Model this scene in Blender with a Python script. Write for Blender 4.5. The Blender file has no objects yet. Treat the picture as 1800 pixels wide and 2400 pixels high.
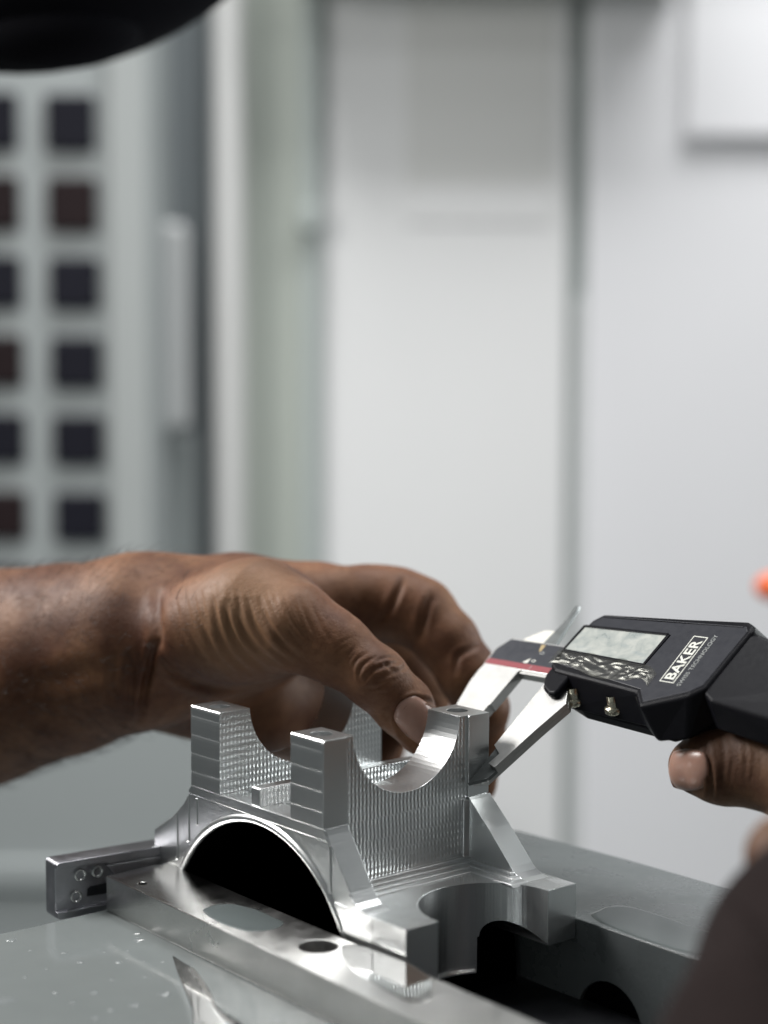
import bpy, bmesh, math, random
import numpy as np
from mathutils import Vector, Matrix

random.seed(7)
rng = np.random.default_rng(11)
scene = bpy.context.scene
COL = scene.collection
K = 0.00115                      # one working unit in metres

# ------------------------------------------------------------------ camera
CAM = np.array([372.194, -248.969, 89.343])
YAW, PIT, ROL, FPX = 2.4399, -0.0870, 0.0035, 4068.1
FW = np.array([math.cos(PIT)*math.cos(YAW), math.cos(PIT)*math.sin(YAW), math.sin(PIT)])
RT0 = np.array([math.sin(YAW), -math.cos(YAW), 0.0])
UP0 = np.cross(RT0, FW)
RT = math.cos(ROL)*RT0 + math.sin(ROL)*UP0
UP = -math.sin(ROL)*RT0 + math.cos(ROL)*UP0
cam_data = bpy.data.cameras.new("camera")
cam = bpy.data.objects.new("camera", cam_data)
COL.objects.link(cam)
m = Matrix.Identity(4)
for i in range(3):
    m[i][0], m[i][1], m[i][2], m[i][3] = RT[i], UP[i], -FW[i], CAM[i]*K
cam.matrix_world = m
cam_data.sensor_fit = 'HORIZONTAL'
cam_data.lens = 50.0
cam_data.sensor_width = 50.0*1800.0/FPX
cam_data.clip_start = 0.02
cam_data.clip_end = 60.0
cam_data.dof.use_dof = True
cam_data.dof.focus_distance = 436*K
cam_data.dof.aperture_fstop = 4.4
scene.camera = cam
scene.render.resolution_x, scene.render.resolution_y = 768, 1024

# ------------------------------------------------------------------ light
world = bpy.data.worlds.new("World")
scene.world = world
world.use_nodes = True
bg = world.node_tree.nodes["Background"]
bg.inputs[0].default_value = (0.80, 0.88, 0.90, 1)
bg.inputs[1].default_value = 0.125
scene.view_settings.view_transform = 'Standard'
scene.view_settings.look = 'None'
scene.view_settings.exposure = 0.0
scene.view_settings.gamma = 1.0

def area(name, pos, target, sx, sy, power, col=(1, 1, 1)):
    d = bpy.data.lights.new(name, 'AREA')
    d.shape = 'RECTANGLE'
    d.size, d.size_y = sx*K, sy*K
    d.energy = power
    d.color = col
    o = bpy.data.objects.new(name, d)
    COL.objects.link(o)
    p = Vector([v*K for v in pos])
    o.location = p
    o.rotation_euler = (Vector([v*K for v in target])-p).to_track_quat('-Z', 'Y').to_euler()
    return o

def off(right=0.0, up=0.0, fwd=0.0, base=(30, 25, -15)):
    """a place given by metres-like steps from the bracket: right / world up / away from the lens"""
    f = np.array([FW[0], FW[1], 0]); f /= np.linalg.norm(f)
    return np.array(base, float) + RT0*right + np.array([0, 0, 1.0])*up + f*fwd

KEYPOS = off(-560, 470, 190)
area("window_lamp", KEYPOS, (30, 25, -15), 400, 280, 12.0, (1.0, 0.985, 0.965))
area("ceiling_lamp", off(120, 1150, 250), off(60, -50, 120), 700, 500, 2.2, (0.97, 1.0, 1.0))
area("recess_fill_lamp", off(430, 930, -90), (68, 30, -45), 130, 200, 2.2, (0.98, 1.0, 1.0))  # added off view to put bright streaks in the foot recess
area("wall_fill_lamp", off(300, 1500, 500), off(350, 100, 1500), 1500, 500, 49.0, (1.0, 1.0, 1.0))  # added out of view to brighten the far wall panels
area("side_fill_lamp", off(560, 140, 230), (60, 25, -35), 320, 220, 3.4, (0.95, 1.0, 1.0))  # fill added at the right, unseen, for the right-facing metal

# ------------------------------------------------------------------ projection helpers (pixel -> true place)
def ray(px, py):
    return FW + ((px-900)/FPX)*RT - ((py-1200)/FPX)*UP
def H(px, py, d):
    return CAM + ray(px, py)*d
def onz(px, py, z):
    r = ray(px, py); return CAM + r*((z-CAM[2])/r[2])
def ony(px, py, y):
    r = ray(px, py); return CAM + r*((y-CAM[1])/r[1])
def onx(px, py, x):
    r = ray(px, py); return CAM + r*((x-CAM[0])/r[0])
def project(P):
    d = P-CAM; z = d@FW
    return 900+FPX*(d@RT)/z, 1200-FPX*(d@UP)/z

# ------------------------------------------------------------------ object helpers
def place(o, parent, loc):
    COL.objects.link(o)
    if parent is not None:
        o.parent = parent
    return o

def root(name, loc, label, cat, group=None):
    o = bpy.data.objects.new(name, None)
    COL.objects.link(o)
    o.empty_display_size = 0.01
    o.location = [v*K for v in loc]
    o['label'] = label; o['category'] = cat
    if group: o['group'] = group
    return o

def world_loc(o):
    v = Vector((0, 0, 0))
    while o is not None:
        v = v + o.location; o = o.parent
    return v

def mesh_obj(name, verts, faces, mat, parent=None, base=None, smooth=False, bevel=0.0, segs=2, angle=30):
    """verts in working units in the place's own axes; the object's origin sits at base (or the parent's)"""
    if base is not None:
        b = np.array(base, float)
    else:
        b = np.zeros(3)
    v = (np.asarray(verts, float)-b)*K
    if parent is not None:
        wl = np.array(world_loc(parent))
        loc = b*K - wl
    else:
        loc = b*K
    me = bpy.data.meshes.new(name)
    me.from_pydata([tuple(x) for x in v], [], [tuple(f) for f in faces])
    me.validate()
    bm = bmesh.new(); bm.from_mesh(me)
    bmesh.ops.recalc_face_normals(bm, faces=bm.faces)
    bm.to_mesh(me); bm.free()
    if smooth:
        me.shade_smooth()
    o = bpy.data.objects.new(name, me)
    COL.objects.link(o)
    o.location = loc
    if parent is not None: o.parent = parent
    if mat is not None: me.materials.append(mat)
    if bevel:
        add_bevel(o, bevel, segs, angle)
    return o

def add_bevel(o, w, segs=2, angle=30):
    md = o.modifiers.new("bevel", 'BEVEL')
    md.width = w*K; md.segments = segs; md.limit_method = 'ANGLE'; md.angle_limit = math.radians(angle)
    md.harden_normals = False
    return md

def tag(o, label=None, cat=None, group=None, kind=None):
    if label: o['label'] = label
    if cat: o['category'] = cat
    if group: o['group'] = group
    if kind: o['kind'] = kind
    return o

def prism(pts, a, b, axis):
    """polygon extruded between a and b along axis; pts are the other two coordinates in x<y<z order"""
    n = len(pts)
    def mk(p, t):
        if axis == 'x': return (t, p[0], p[1])
        if axis == 'y': return (p[0], t, p[1])
        return (p[0], p[1], t)
    v = [mk(p, a) for p in pts]+[mk(p, b) for p in pts]
    f = [tuple(range(n)), tuple(range(2*n-1, n-1, -1))]
    for i in range(n):
        j = (i+1) % n
        f.append((i, j, n+j, n+i))
    return v, f

def box(x0, x1, y0, y1, z0, z1):
    return prism([(x0, y0), (x1, y0), (x1, y1), (x0, y1)], z0, z1, 'z')

def cyl(c, axis, r, a, b, n=48):
    pts = [(c[0]+r*math.cos(2*math.pi*i/n), c[1]+r*math.sin(2*math.pi*i/n)) for i in range(n)]
    return prism(pts, a, b, axis)

def merge(*parts):
    V, F = [], []
    for v, f in parts:
        k = len(V); V += list(v); F += [tuple(i+k for i in q) for q in f]
    return V, F

def cut(o, cutters):
    tmp = []
    for v, f in cutters:
        c = mesh_obj("cutter", v, f, None)
        md = o.modifiers.new("cut", 'BOOLEAN'); md.object = c; md.operation = 'DIFFERENCE'; md.solver = 'EXACT'
        tmp.append(c)
    dg = bpy.context.evaluated_depsgraph_get(); dg.update()
    me = bpy.data.meshes.new_from_object(o.evaluated_get(dg))
    old = o.data
    o.modifiers.clear(); o.data = me; me.name = old.name
    for c in tmp:
        d = c.data; bpy.data.objects.remove(c); bpy.data.meshes.remove(d)

# ------------------------------------------------------------------ materials
class NT:
    def __init__(self, name):
        self.m = bpy.data.materials.new(name); self.m.use_nodes = True
        self.t = self.m.node_tree; self.n = self.t.nodes
        self.b = self.n["Principled BSDF"]
    def node(self, kind, **kw):
        x = self.n.new(kind)
        for k, v in kw.items():
            if k.startswith('i_'): x.inputs[k[2:].replace('_', ' ')].default_value = v
            elif k.isdigit(): x.inputs[int(k)].default_value = v
            else: setattr(x, k, v)
        return x
    def link(self, a, b): self.t.links.new(a, b)
    def coord(self, scale=(1, 1, 1), loc=(0, 0, 0)):
        c = self.node('ShaderNodeTexCoord'); mp = self.node('ShaderNodeMapping')
        mp.inputs['Scale'].default_value = [s/K for s in scale]
        mp.inputs['Location'].default_value = loc
        self.link(c.outputs['Object'], mp.inputs['Vector']); return mp.outputs['Vector']
    def noise(self, vec, scale=1.0, detail=3.0, rough=0.55, dist=0.0):
        x = self.node('ShaderNodeTexNoise'); x.inputs['Scale'].default_value = scale
        x.inputs['Detail'].default_value = detail; x.inputs['Roughness'].default_value = rough
        x.inputs['Distortion'].default_value = dist
        self.link(vec, x.inputs['Vector']); return x.outputs['Fac']
    def ramp(self, fac, stops):
        r = self.node('ShaderNodeValToRGB'); cr = r.color_ramp
        while len(cr.elements) < len(stops): cr.elements.new(0.5)
        for e, (p, c) in zip(cr.elements, stops):
            e.position = p; e.color = (c, c, c, 1) if isinstance(c, (int, float)) else (*c, 1)
        self.link(fac, r.inputs['Fac']); return r.outputs['Color']
    def math(self, op, a, b=None, c=None):
        x = self.node('ShaderNodeMath', operation=op)
        for i, v in enumerate((a, b, c)):
            if v is None: continue
            if isinstance(v, (int, float)): x.inputs[i].default_value = v
            else: self.link(v, x.inputs[i])
        return x.outputs[0]
    def mix(self, fac, a, b):
        x = self.node('ShaderNodeMix', data_type='RGBA')
        for i, v in ((0, fac), (6, a), (7, b)):
            if isinstance(v, (int, float)): x.inputs[i].default_value = v
            elif isinstance(v, tuple): x.inputs[i].default_value = (*v, 1)
            else: self.link(v, x.inputs[i])
        return x.outputs[2]
    def bump(self, height, dist, strength=1.0, normal=None):
        x = self.node('ShaderNodeBump'); x.inputs['Distance'].default_value = dist*K
        x.inputs['Strength'].default_value = strength
        self.link(height, x.inputs['Height'])
        if normal is not None: self.link(normal, x.inputs['Normal'])
        return x.outputs['Normal']
    def set(self, **kw):
        for k, v in kw.items():
            s = self.b.inputs[k.replace('_', ' ')]
            if isinstance(v, (int, float)): s.default_value = v
            elif isinstance(v, tuple): s.default_value = (*v, 1) if len(v) == 3 and s.type == 'RGBA' else v
            else: self.link(v, s)

def plain(name, col, rough=0.5, metal=0.0, spec=0.5, var=0.08, vscale=0.15, bump=0.0):
    t = NT(name); vec = t.coord()
    n = t.noise(vec, vscale, 4)
    c = t.mix(n, tuple(v*(1-var) for v in col), tuple(min(1, v*(1+var)) for v in col))
    t.set(Base_Color=c, Metallic=metal, Specular_IOR_Level=spec)
    r = t.ramp(t.noise(vec, vscale*3, 3), [(0.3, max(0, rough-.05)), (0.7, min(1, rough+.05))]); t.set(Roughness=r)
    if bump:
        t.set(Normal=t.bump(t.noise(vec, 2.0, 3), bump))
    return t.m

def aluminium(name, mode, rough=0.30, base=0.66):
    """freshly milled aluminium; mode picks the tool marks left on the surface"""
    t = NT(name)
    vec = t.coord()
    sep = t.node('ShaderNodeSeparateXYZ'); t.link(vec, sep.inputs[0])
    X, Y, Z = sep.outputs
    g = t.node('ShaderNodeNewGeometry'); sn = t.node('ShaderNodeSeparateXYZ'); t.link(g.outputs['True Normal'], sn.inputs[0])
    ax = t.math('GREATER_THAN', t.math('ABSOLUTE', sn.outputs[0]), 0.9)
    big = t.noise(vec, 0.08, 3)
    fine = t.noise(vec, 1.6, 3)
    tone = t.mix(big, (base*0.93, base*0.955, base*0.96), (base*1.05, base*1.055, base*1.05))
    t.set(Base_Color=tone, Metallic=1.0)
    r = t.math('ADD', t.math('MULTIPLY', t.math('SUBTRACT', fine, 0.5), 0.06), rough)
    t.set(Roughness=r)
    if mode == 'milled':
        row = t.math('FLOOR', t.math('DIVIDE', t.math('ADD', Z, t.math('MULTIPLY', t.noise(t.coord((0.12, 0.12, 0.3)), 1.0, 1), 0.9)), 1.75))
        wn = t.node('ShaderNodeTexWhiteNoise', noise_dimensions='1D'); t.link(row, wn.inputs['W'])
        ph = t.math('MULTIPLY', wn.outputs['Value'], 1.3)
        wob = t.math('MULTIPLY', t.noise(vec, 0.07, 1), 2.0)
        yy = t.math('ADD', t.math('MULTIPLY', Y, 2*math.pi/1.18), t.math('ADD', ph, wob))
        s1 = t.math('SINE', yy)
        zz = t.math('ADD', Z, t.math('MULTIPLY', t.noise(t.coord((0.12, 0.12, 0.3)), 1.0, 1), 0.9))
        s2 = t.math('COSINE', t.math('ADD', t.math('MULTIPLY', zz, 2*math.pi/1.75), math.pi))
        amp = t.math('ADD', t.math('MULTIPLY', t.noise(vec, 0.12, 2), 0.7), 0.45)
        env = t.math('ADD', t.math('MULTIPLY', s2, 0.42), 0.62)
        h = t.math('MULTIPLY', t.math('MULTIPLY', t.math('ADD', t.math('MULTIPLY', s1, env), t.math('MULTIPLY', s2, 0.16)), amp), ax)
        nrm = t.bump(h, 0.085, 1.0)
        nrm = t.bump(fine, 0.010, 0.4, nrm)
        t.set(Normal=nrm)
    elif mode == 'fine':
        st = t.noise(t.coord((0.25, 0.25, 3.0)), 1.0, 3)
        nrm = t.bump(st, 0.05, 0.8); nrm = t.bump(fine, 0.010, 0.4, nrm)
        t.set(Normal=nrm)
    elif mode == 'bore':
        st = t.noise(t.coord((0.8, 0.8, 0.015)), 1.0, 2, 0.6)
        t.set(Normal=t.bump(st, 0.10, 0.8), Anisotropic=0.8, Roughness=0.34)
        tg = t.node('ShaderNodeCombineXYZ'); tg.inputs[2].default_value = 1.0; t.link(tg.outputs[0], t.b.inputs['Tangent'])
    elif mode == 'swirl':
        wv = t.node('ShaderNodeTexWave', wave_type='RINGS', rings_direction='Z')
        wv.inputs['Scale'].default_value = 0.35; wv.inputs['Distortion'].default_value = 3.5; wv.inputs['Detail'].default_value = 2
        wv.inputs['Detail Scale'].default_value = 0.6
        t.link(t.coord((1, 1, 1), (-78, -52, 0)), wv.inputs['Vector'])
        nrm = t.bump(wv.outputs['Fac'], 0.12, 0.6); nrm = t.bump(fine, 0.02, 0.5, nrm)
        t.set(Normal=nrm)
    return t.m

M = {}
M['milled'] = aluminium('milled_aluminium', 'milled', 0.30, 0.72)
M['fine'] = aluminium('faced_aluminium', 'fine', 0.30, 0.70)
M['bore'] = aluminium('bored_aluminium', 'bore', 0.25, 0.78)
M['swirl'] = aluminium('swirled_aluminium', 'swirl', 0.26)
M['hole_shade'] = plain('painted_hole_shade', (0.002, 0.002, 0.0025), 1.0, spec=0.0)  # flat black that puts the shade of openings into the colour

def bar_mat():
    t = NT('ground_steel'); vec = t.coord()
    n = t.noise(vec, 0.10, 4, 0.6); f = t.noise(vec, 1.4, 4, 0.7)
    c = t.mix(n, (0.50, 0.495, 0.48), (0.64, 0.635, 0.625))
    t.set(Base_Color=c, Metallic=1.0)
    sx = t.node('ShaderNodeSeparateXYZ'); t.link(vec, sx.inputs[0])
    wet = t.math('ADD', t.math('DIVIDE', sx.outputs[0], 110.0), t.math('MULTIPLY', t.noise(vec, 0.06, 3), 0.5))
    dry = t.ramp(t.noise(vec, 0.22, 5, 0.65), [(0.35, 0.28), (0.65, 0.38)])
    t.set(Roughness=t.mix(t.ramp(wet, [(0.32, 0.0), (0.62, 1.0)]), (0.13, 0.13, 0.13), dry))
    t.set(Normal=t.bump(f, 0.10, 0.6))
    return t.m
M['bar'] = bar_mat()

def wet_paint(name, col, rough0, rough1, scale=0.05, coat=0.0, bump=0.02, spec=0.6):
    t = NT(name); vec = t.coord()
    n = t.noise(vec, scale, 5, 0.6)
    sp = t.noise(vec, 0.9, 2)
    c = t.mix(n, tuple(v*0.9 for v in col), tuple(v*1.08 for v in col))
    t.set(Base_Color=c, Metallic=0.0, Specular_IOR_Level=spec)
    t.set(Roughness=t.ramp(n, [(0.35, rough0), (0.65, rough1)]))
    t.set(Normal=t.bump(sp, bump, 0.6))
    if coat: t.set(Coat_Weight=coat, Coat_Roughness=0.06)
    return t.m
M['table'] = wet_paint('oily_grey_plate', (0.155, 0.170, 0.168), 0.05, 0.16)
M['jaw'] = wet_paint('oily_grey_jaw', (0.110, 0.122, 0.124), 0.20, 0.42, 0.1, bump=0.05)
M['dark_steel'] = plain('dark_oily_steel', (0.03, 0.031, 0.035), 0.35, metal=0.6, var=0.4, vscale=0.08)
M['film'] = wet_paint('coolant_film', (0.10, 0.115, 0.115), 0.02, 0.05, 0.06, bump=0.0, spec=0.3)
M['drop'] = wet_paint('milky_droplet', (0.17, 0.185, 0.185), 0.08, 0.12, 0.06, bump=0.0)
M['dowel'] = plain('bright_dowel', (0.75, 0.75, 0.74), 0.18, metal=1.0)
M['block'] = plain('worn_dark_block', (0.42, 0.42, 0.45), 0.34, metal=1.0, var=0.35, vscale=0.12, bump=0.05)

# ------------------------------------------------------------------ SETTING: floor, far walls
M['white_panel'] = plain('white_enamel', (0.80, 0.80, 0.80), 0.45, var=0.015, vscale=0.004)
M['cool_white'] = plain('cool_white_enamel', (0.80, 0.80, 0.82), 0.45, var=0.015, vscale=0.004)
M['grey_panel'] = plain('grey_enamel', (0.33, 0.355, 0.355), 0.5, var=0.05, vscale=0.004)
M['slate_panel'] = plain('slate_enamel', (0.19, 0.21, 0.22), 0.5, var=0.05, vscale=0.004)
M['pale_panel'] = plain('pale_enamel', (0.58, 0.58, 0.57), 0.5, var=0.03, vscale=0.004)
M['sage_panel'] = plain('sage_enamel', (0.40, 0.43, 0.39), 0.5, var=0.06, vscale=0.003)
M['seam'] = plain('seam_grey', (0.40, 0.44, 0.425), 0.6)
M['key'] = plain('dark_key', (0.009, 0.009, 0.015), 0.6, spec=0.15, var=0.3, vscale=0.01)
M['key_red'] = plain('dark_red_key', (0.016, 0.009, 0.010), 0.6, spec=0.15, var=0.3, vscale=0.01)

FH = np.array([FW[0], FW[1], 0]); FH /= np.linalg.norm(FH)
ZU = np.array([0, 0, 1.0])
def wall_pt(px, py, d):
    """point on the upright sheet that stands d units in front of the lens, square to it"""
    r = ray(px, py); return CAM + r*(d/(r@FH))

def slab(name, x0, x1, y0, y1, d, thick, mat, parent, bevel=4.0):
    """upright panel on the far machines: its visible rectangle in photo pixels at distance d, with real thickness behind"""
    k = 1800/1659.0
    a = wall_pt(x0*k, (y0+y1)/2*k, d); b = wall_pt(x1*k, (y0+y1)/2*k, d)
    top = wall_pt((x0+x1)/2*k, y0*k, d)[2]; bot = wall_pt((x0+x1)/2*k, y1*k, d)[2]
    V = []
    for t in (0, thick):
        for p, z in ((a, bot), (b, bot), (b, top), (a, top)):
            q = p + FH*t; V.append((q[0], q[1], z))
    F = [(0, 1, 2, 3), (7, 6, 5, 4), (0, 4, 5, 1), (1, 5, 6, 2), (2, 6, 7, 3), (3, 7, 4, 0)]
    return mesh_obj(name, V, F, mat, parent, bevel=bevel, segs=3)

def base_at(px, d, z=-900):
    p = wall_pt(px*1800/1659, 1200, d); return (p[0], p[1], z)

fl = prism([(-6000, -6000), (6000, -6000), (6000, 6000), (-6000, 6000)], -912, -900, 'z')
o = mesh_obj('floor', *fl, plain('workshop_floor', (0.30, 0.32, 0.32), 0.35, var=0.15, vscale=0.003)); tag(o, kind='structure')

# control cabinet at the left with its keypad
cab = root('control_cabinet', base_at(150, 1330), 'blurred grey machine control cabinet with two columns of dark square keys', 'control cabinet')
slab('cabinet_panel', -420, 338, -700, 2600, 1330, 160, M['grey_panel'], cab)
slab('edge_strip', 236, 322, -700, 2600, 1322, 7, plain('light_grey_enamel', (0.37, 0.39, 0.385), 0.5, var=0.03, vscale=.004), cab)
rows = [(202, 326), (382, 500), (556, 668), (728, 838), (898, 1004), (1066, 1170), (1232, 1330)]
for i, (y0, y1) in enumerate(rows):
    s = i*4.6
    slab('key', 96+s*0.9, 202+s*0.9, y0, y1, 1322, 10, M['key'] if i != 1 else M['key_red'], cab, 3)
    slab('key', -70+s*1.1, 34+s*0.9, y0-4, y1-4, 1322, 10, M['key_red'] if i in (1, 3, 5) else M['key'], cab, 3)

# door edge with its handle
door = root('machine_door', base_at(390, 1420), 'blurred slate machine door edge with a pale upright handle', 'machine door')
slab('door_panel', 332, 462, -700, 2600, 1430, 60, M['slate_panel'], door)
slab('door_lip', 352, 430, 940, 2600, 1422, 7, M['grey_panel'], door)
hd = slab('handle', 332, 404, 478, 934, 1385, 26, plain('handle_grey', (0.46, 0.47, 0.47), 0.4, var=.02), door, 8)

# pale frame post, sage panel and white panels
post = root('frame_post', base_at(490, 1400), 'blurred pale upright frame post between slate door and sage panel', 'frame post')
slab('post_face', 458, 522, -700, 2600, 1400, 120, M['pale_panel'], post, 10)
sage = root('sage_panel', base_at(590, 1440), 'blurred sage grey machine panel right of the pale post', 'machine panel')
slab('panel_face', 520, 668, -700, 2600, 1450, 50, M['sage_panel'], sage)
slab('seam_strip', 650, 694, -700, 2600, 1446, 8, M['seam'], sage)
slab('hinge', 648, 690, 440, 500, 1432, 14, M['seam'], sage)
wp = root('wide_white_panel', base_at(950, 1450), 'blurred wide white machine panel in the middle of the background', 'machine panel')
slab('panel_face', 692, 1222, -500, 2600, 1460, 40, M['white_panel'], wp)
slab('panel_inset', 880, 1196, -500, 398, 1458.5, 2, plain('warm_white_enamel', (0.71, 0.71, 0.695), 0.45, var=.015), wp, 0)
slab('pressed_rib', 880, 1190, 400, 480, 1458, 2, M['white_panel'], wp, 0)
sm = root('panel_gap', base_at(1245, 1480), 'blurred shadowy gap strip between the two white machine panels', 'gap strip')
slab('gap_strip', 1218, 1266, -700, 2600, 1475, 30, M['seam'], sm)
slab('gap_cover', 1230, 1262, 640, 2600, 1468, 7, plain('gap_grey', (0.58, 0.60, 0.595), 0.5), sm)
rp = root('right_white_panel', base_at(1460, 1450), 'blurred white machine panel at the right edge, with a stepped upper sheet', 'machine panel')
slab('panel_face', 1262, 2300, -500, 2600, 1460, 40, M['cool_white'], rp)
slab('upper_sheet', 1490, 2300, -700, 300, 1448, 10, M['cool_white'], rp, 6)
blocker_root = root('light_blocker', base_at(1100, 1300, 250), 'grey canopy added out of view to shade the top of the white panels', 'blocker')
slab('blocker_board', 640, 1500, -420, -66, 1365, 92, M['sage_panel'], blocker_root)  # unseen board, added above the view to shade the white panels
# lower grey cover seen under the wrist
cov = root('lower_cover', base_at(150, 1250), 'blurred grey sheet metal cover below the forearm at left', 'machine cover')
slab('cover_sheet', -500, 700, 1500, 2600, 1255, 40, M['grey_panel'], cov)
slab('cover_ledge', -500, 420, 1860, 1925, 1247, 8, M['grey_panel'], cov, 3)

# black cap in the top left corner
def ellipsoid(c, rx, ry, rz, ax=None, nu=40, nv=24):
    ax = np.eye(3) if ax is None else ax
    V, F = [], []
    for j in range(nv+1):
        th = math.pi*j/nv
        for i in range(nu):
            ph = 2*math.pi*i/nu
            p = np.array(c)+ax[0]*rx*math.sin(th)*math.cos(ph)+ax[1]*ry*math.sin(th)*math.sin(ph)+ax[2]*rz*math.cos(th)
            V.append(tuple(p))
    for j in range(nv):
        for i in range(nu):
            i2 = (i+1) % nu
            F.append((j*nu+i, j*nu+i2, (j+1)*nu+i2, (j+1)*nu+i))
    return V, F

# ------------------------------------------------------------------ BENCH
tb = prism([(-14.6, -420), (260, -420), (260, -2.0), (-14.6, -2.0)], -120, -54, 'z')
table = mesh_obj('bench_plate', *tb, M['table'], base=(60, -150, -54), bevel=2.0, segs=4)
tag(table, 'wet glossy grey plate in the lower left foreground', 'plate')
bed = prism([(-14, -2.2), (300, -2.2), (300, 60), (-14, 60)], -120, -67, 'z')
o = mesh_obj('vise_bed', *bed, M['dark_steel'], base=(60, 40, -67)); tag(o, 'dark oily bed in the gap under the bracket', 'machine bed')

# flat bar in front of the bracket, turned a little
BA = math.radians(-1.5)
def rot(x, y):
    return (x*math.cos(BA)-y*math.sin(BA), x*math.sin(BA)+y*math.cos(BA))
bar = root('steel_bar', (60, -10, -53.9), 'long flat ground steel bar lying wet in front of the bracket', 'bar')
bv, bf = prism([rot(-11.6, -18.9), rot(150, -18.9), rot(150, -0.12), rot(-12.6, -0.12)], -53.9, -44.6, 'z')
bo = mesh_obj('bar_body', bv, bf, M['bar'], bar)
cut(bo, [cyl((66.2, -9.6), 'z', 4.5, -52, -40, 40), cyl((-0.4, -14.8), 'z', 1.1, -49, -40, 24)])
bo.data.materials.clear(); bo.data.materials.append(M['bar'])
add_bevel(bo, 0.28, 2, 40)
mesh_obj('shade_plug', *cyl((66.2, -9.6), 'z', 4.45, -52, -49, 32), M['hole_shade'], bar)  # black disc stands in for the dark inside the hole

# rear jaw block
jaw = root('rear_jaw', (110, 80, -62), 'broad dark grey block with a wet top behind the bracket at right', 'jaw block')
jv, jf = prism([(12, 55.7), (320, 56.2), (320, 107), (60, 103.6), (19, 101.2), (14, 96)], -110, -46.9, 'z')
jb = mesh_obj('jaw_body', jv, jf, M['jaw'], jaw)
cut(jb, [cyl((96.5, -70.5), 'y', 10.4, 40, 92, 48)])
jb.data.materials.clear(); jb.data.materials.append(M['jaw'])
add_bevel(jb, 0.35, 2, 40)
mesh_obj('shade_plug', *cyl((96.5, -70.5), 'y', 10.3, 57, 58, 40), M['hole_shade'], jaw)  # black disc just inside the mouth, painted in place of the hole's shade

# ------------------------------------------------------------------ BRACKET
br = root('machined_bracket', (28, 27, -60), 'bright milled aluminium bracket with four holed posts and a round arch', 'bracket')
BC, BR = (29.0, -63.75), 37.9
def arc(c, r, a0, a1, n):
    return [(c[0]+r*math.cos(math.radians(a0+(a1-a0)*i/n)), c[1]+r*math.sin(math.radians(a0+(a1-a0)*i/n))) for i in range(n+1)]

def post_front(y0=0.0):
    """front edge of a post in y,z going up: shallow saw-tooth steps left by each milling pass"""
    pts = []
    zs = [-21.2, -17.3, -12.35, -7.45, -2.5, 0]
    for a, b in zip(zs[:-1], zs[1:]):
        pts += [(y0+0.02, a+0.03), (y0+0.035, b-2.6), (y0+0.075, b-1.1), (y0+0.13, b-0.4), (y0+0.23, b-0.03)]
    pts[-1] = (y0+0.36, 0.0); pts[-2] = (y0+0.15, -0.3); pts[-3] = (y0+0.05, -0.75)
    return pts

def saddle_wall(x0, x1, rear=53.9):
    pts = [(7.2, -40.0)] + [(7.2, -21.2)] + post_front()
    a0 = math.degrees(math.atan2(-0.97, -17.45)) % 360
    a1 = math.degrees(math.atan2(-0.97, 17.45)) % 360
    pts += [(9.55, 0.0)] + arc((27, 0.97), 17.47, a0, a1, 44)[1:-1] + [(44.42, 0.0)]
    pts += [(rear, 0.0), (rear, -21.2), (46.9, -21.2), (46.9, -40.0)]
    o = mesh_obj('saddle_wall', *prism(pts, x0, x1, 'x'), M['milled'], br)
    hx = (x0+x1)/2
    cut(o, [cyl((hx-0.2, 4.9), 'z', 2.75, -14, 3, 40), cyl((hx-0.2, 49.2), 'z', 2.75, -14, 3, 40),
            cyl(BC, 'y', BR+0.05, -5, 60, 96)])
    o.data.materials.clear(); o.data.materials.append(M['milled'])
    add_bevel(o, 0.16, 2, 42)
    return o
saddle_wall(0, 13.0)
saddle_wall(42.9, 55.1)

# outer ribs on the right-hand wall: post face strips proud of the milled wall
def strip(y0, y1, zb, name):
    pts = [(y0+0.03, zb), (y0+0.03, -0.35), (y0+0.5, 0.0), (y1-0.1, 0.0), (y1-0.1, zb)]
    return mesh_obj(name, *prism(pts, 55.04, 55.9, 'x'), M['fine'], br, bevel=0.14)
strip(0.0, 7.45, -21.2, 'post_rib')
strip(46.8, 53.9, -20.8, 'post_rib')

# front and rear webs with arch
def web(y0, y1, name, right, left, mat):
    rt = arc(BC, BR, 17.5, 162.5, 90)
    pts = left + [(0.02, -21.2), (55.9, -21.2)] + right + rt
    return mesh_obj(name, *prism(pts, y0, y1, 'y'), mat, br, bevel=0.2)
L_left = [(-8.9, -52), (-18.4, -52), (-18.4, -37.0), (-9.4, -31.6), (-4.2, -27.0), (-0.5, -22.6)]
R_near = [(56.1, -21.6), (56.7, -22.6), (65.3, -34.4), (67.2, -36.6), (68.6, -37.5), (70.5, -37.9), (72.5, -37.98), (72.5, -38.3), (64.5, -46), (65.2, -52)]
R_far = [(56.0, -20.9), (56.6, -21.6), (63.4, -27.6), (69.0, -33.2), (71.4, -35.6), (73.0, -36.9), (75.2, -37.7), (77.5, -37.98), (77.5, -38.3), (64.5, -46), (65.2, -52)]
web(0.5, 7.45, 'front_web', R_near, L_left, M['fine'])
web(46.8, 54.2, 'rear_web', R_far, L_left, M['milled'])
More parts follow.
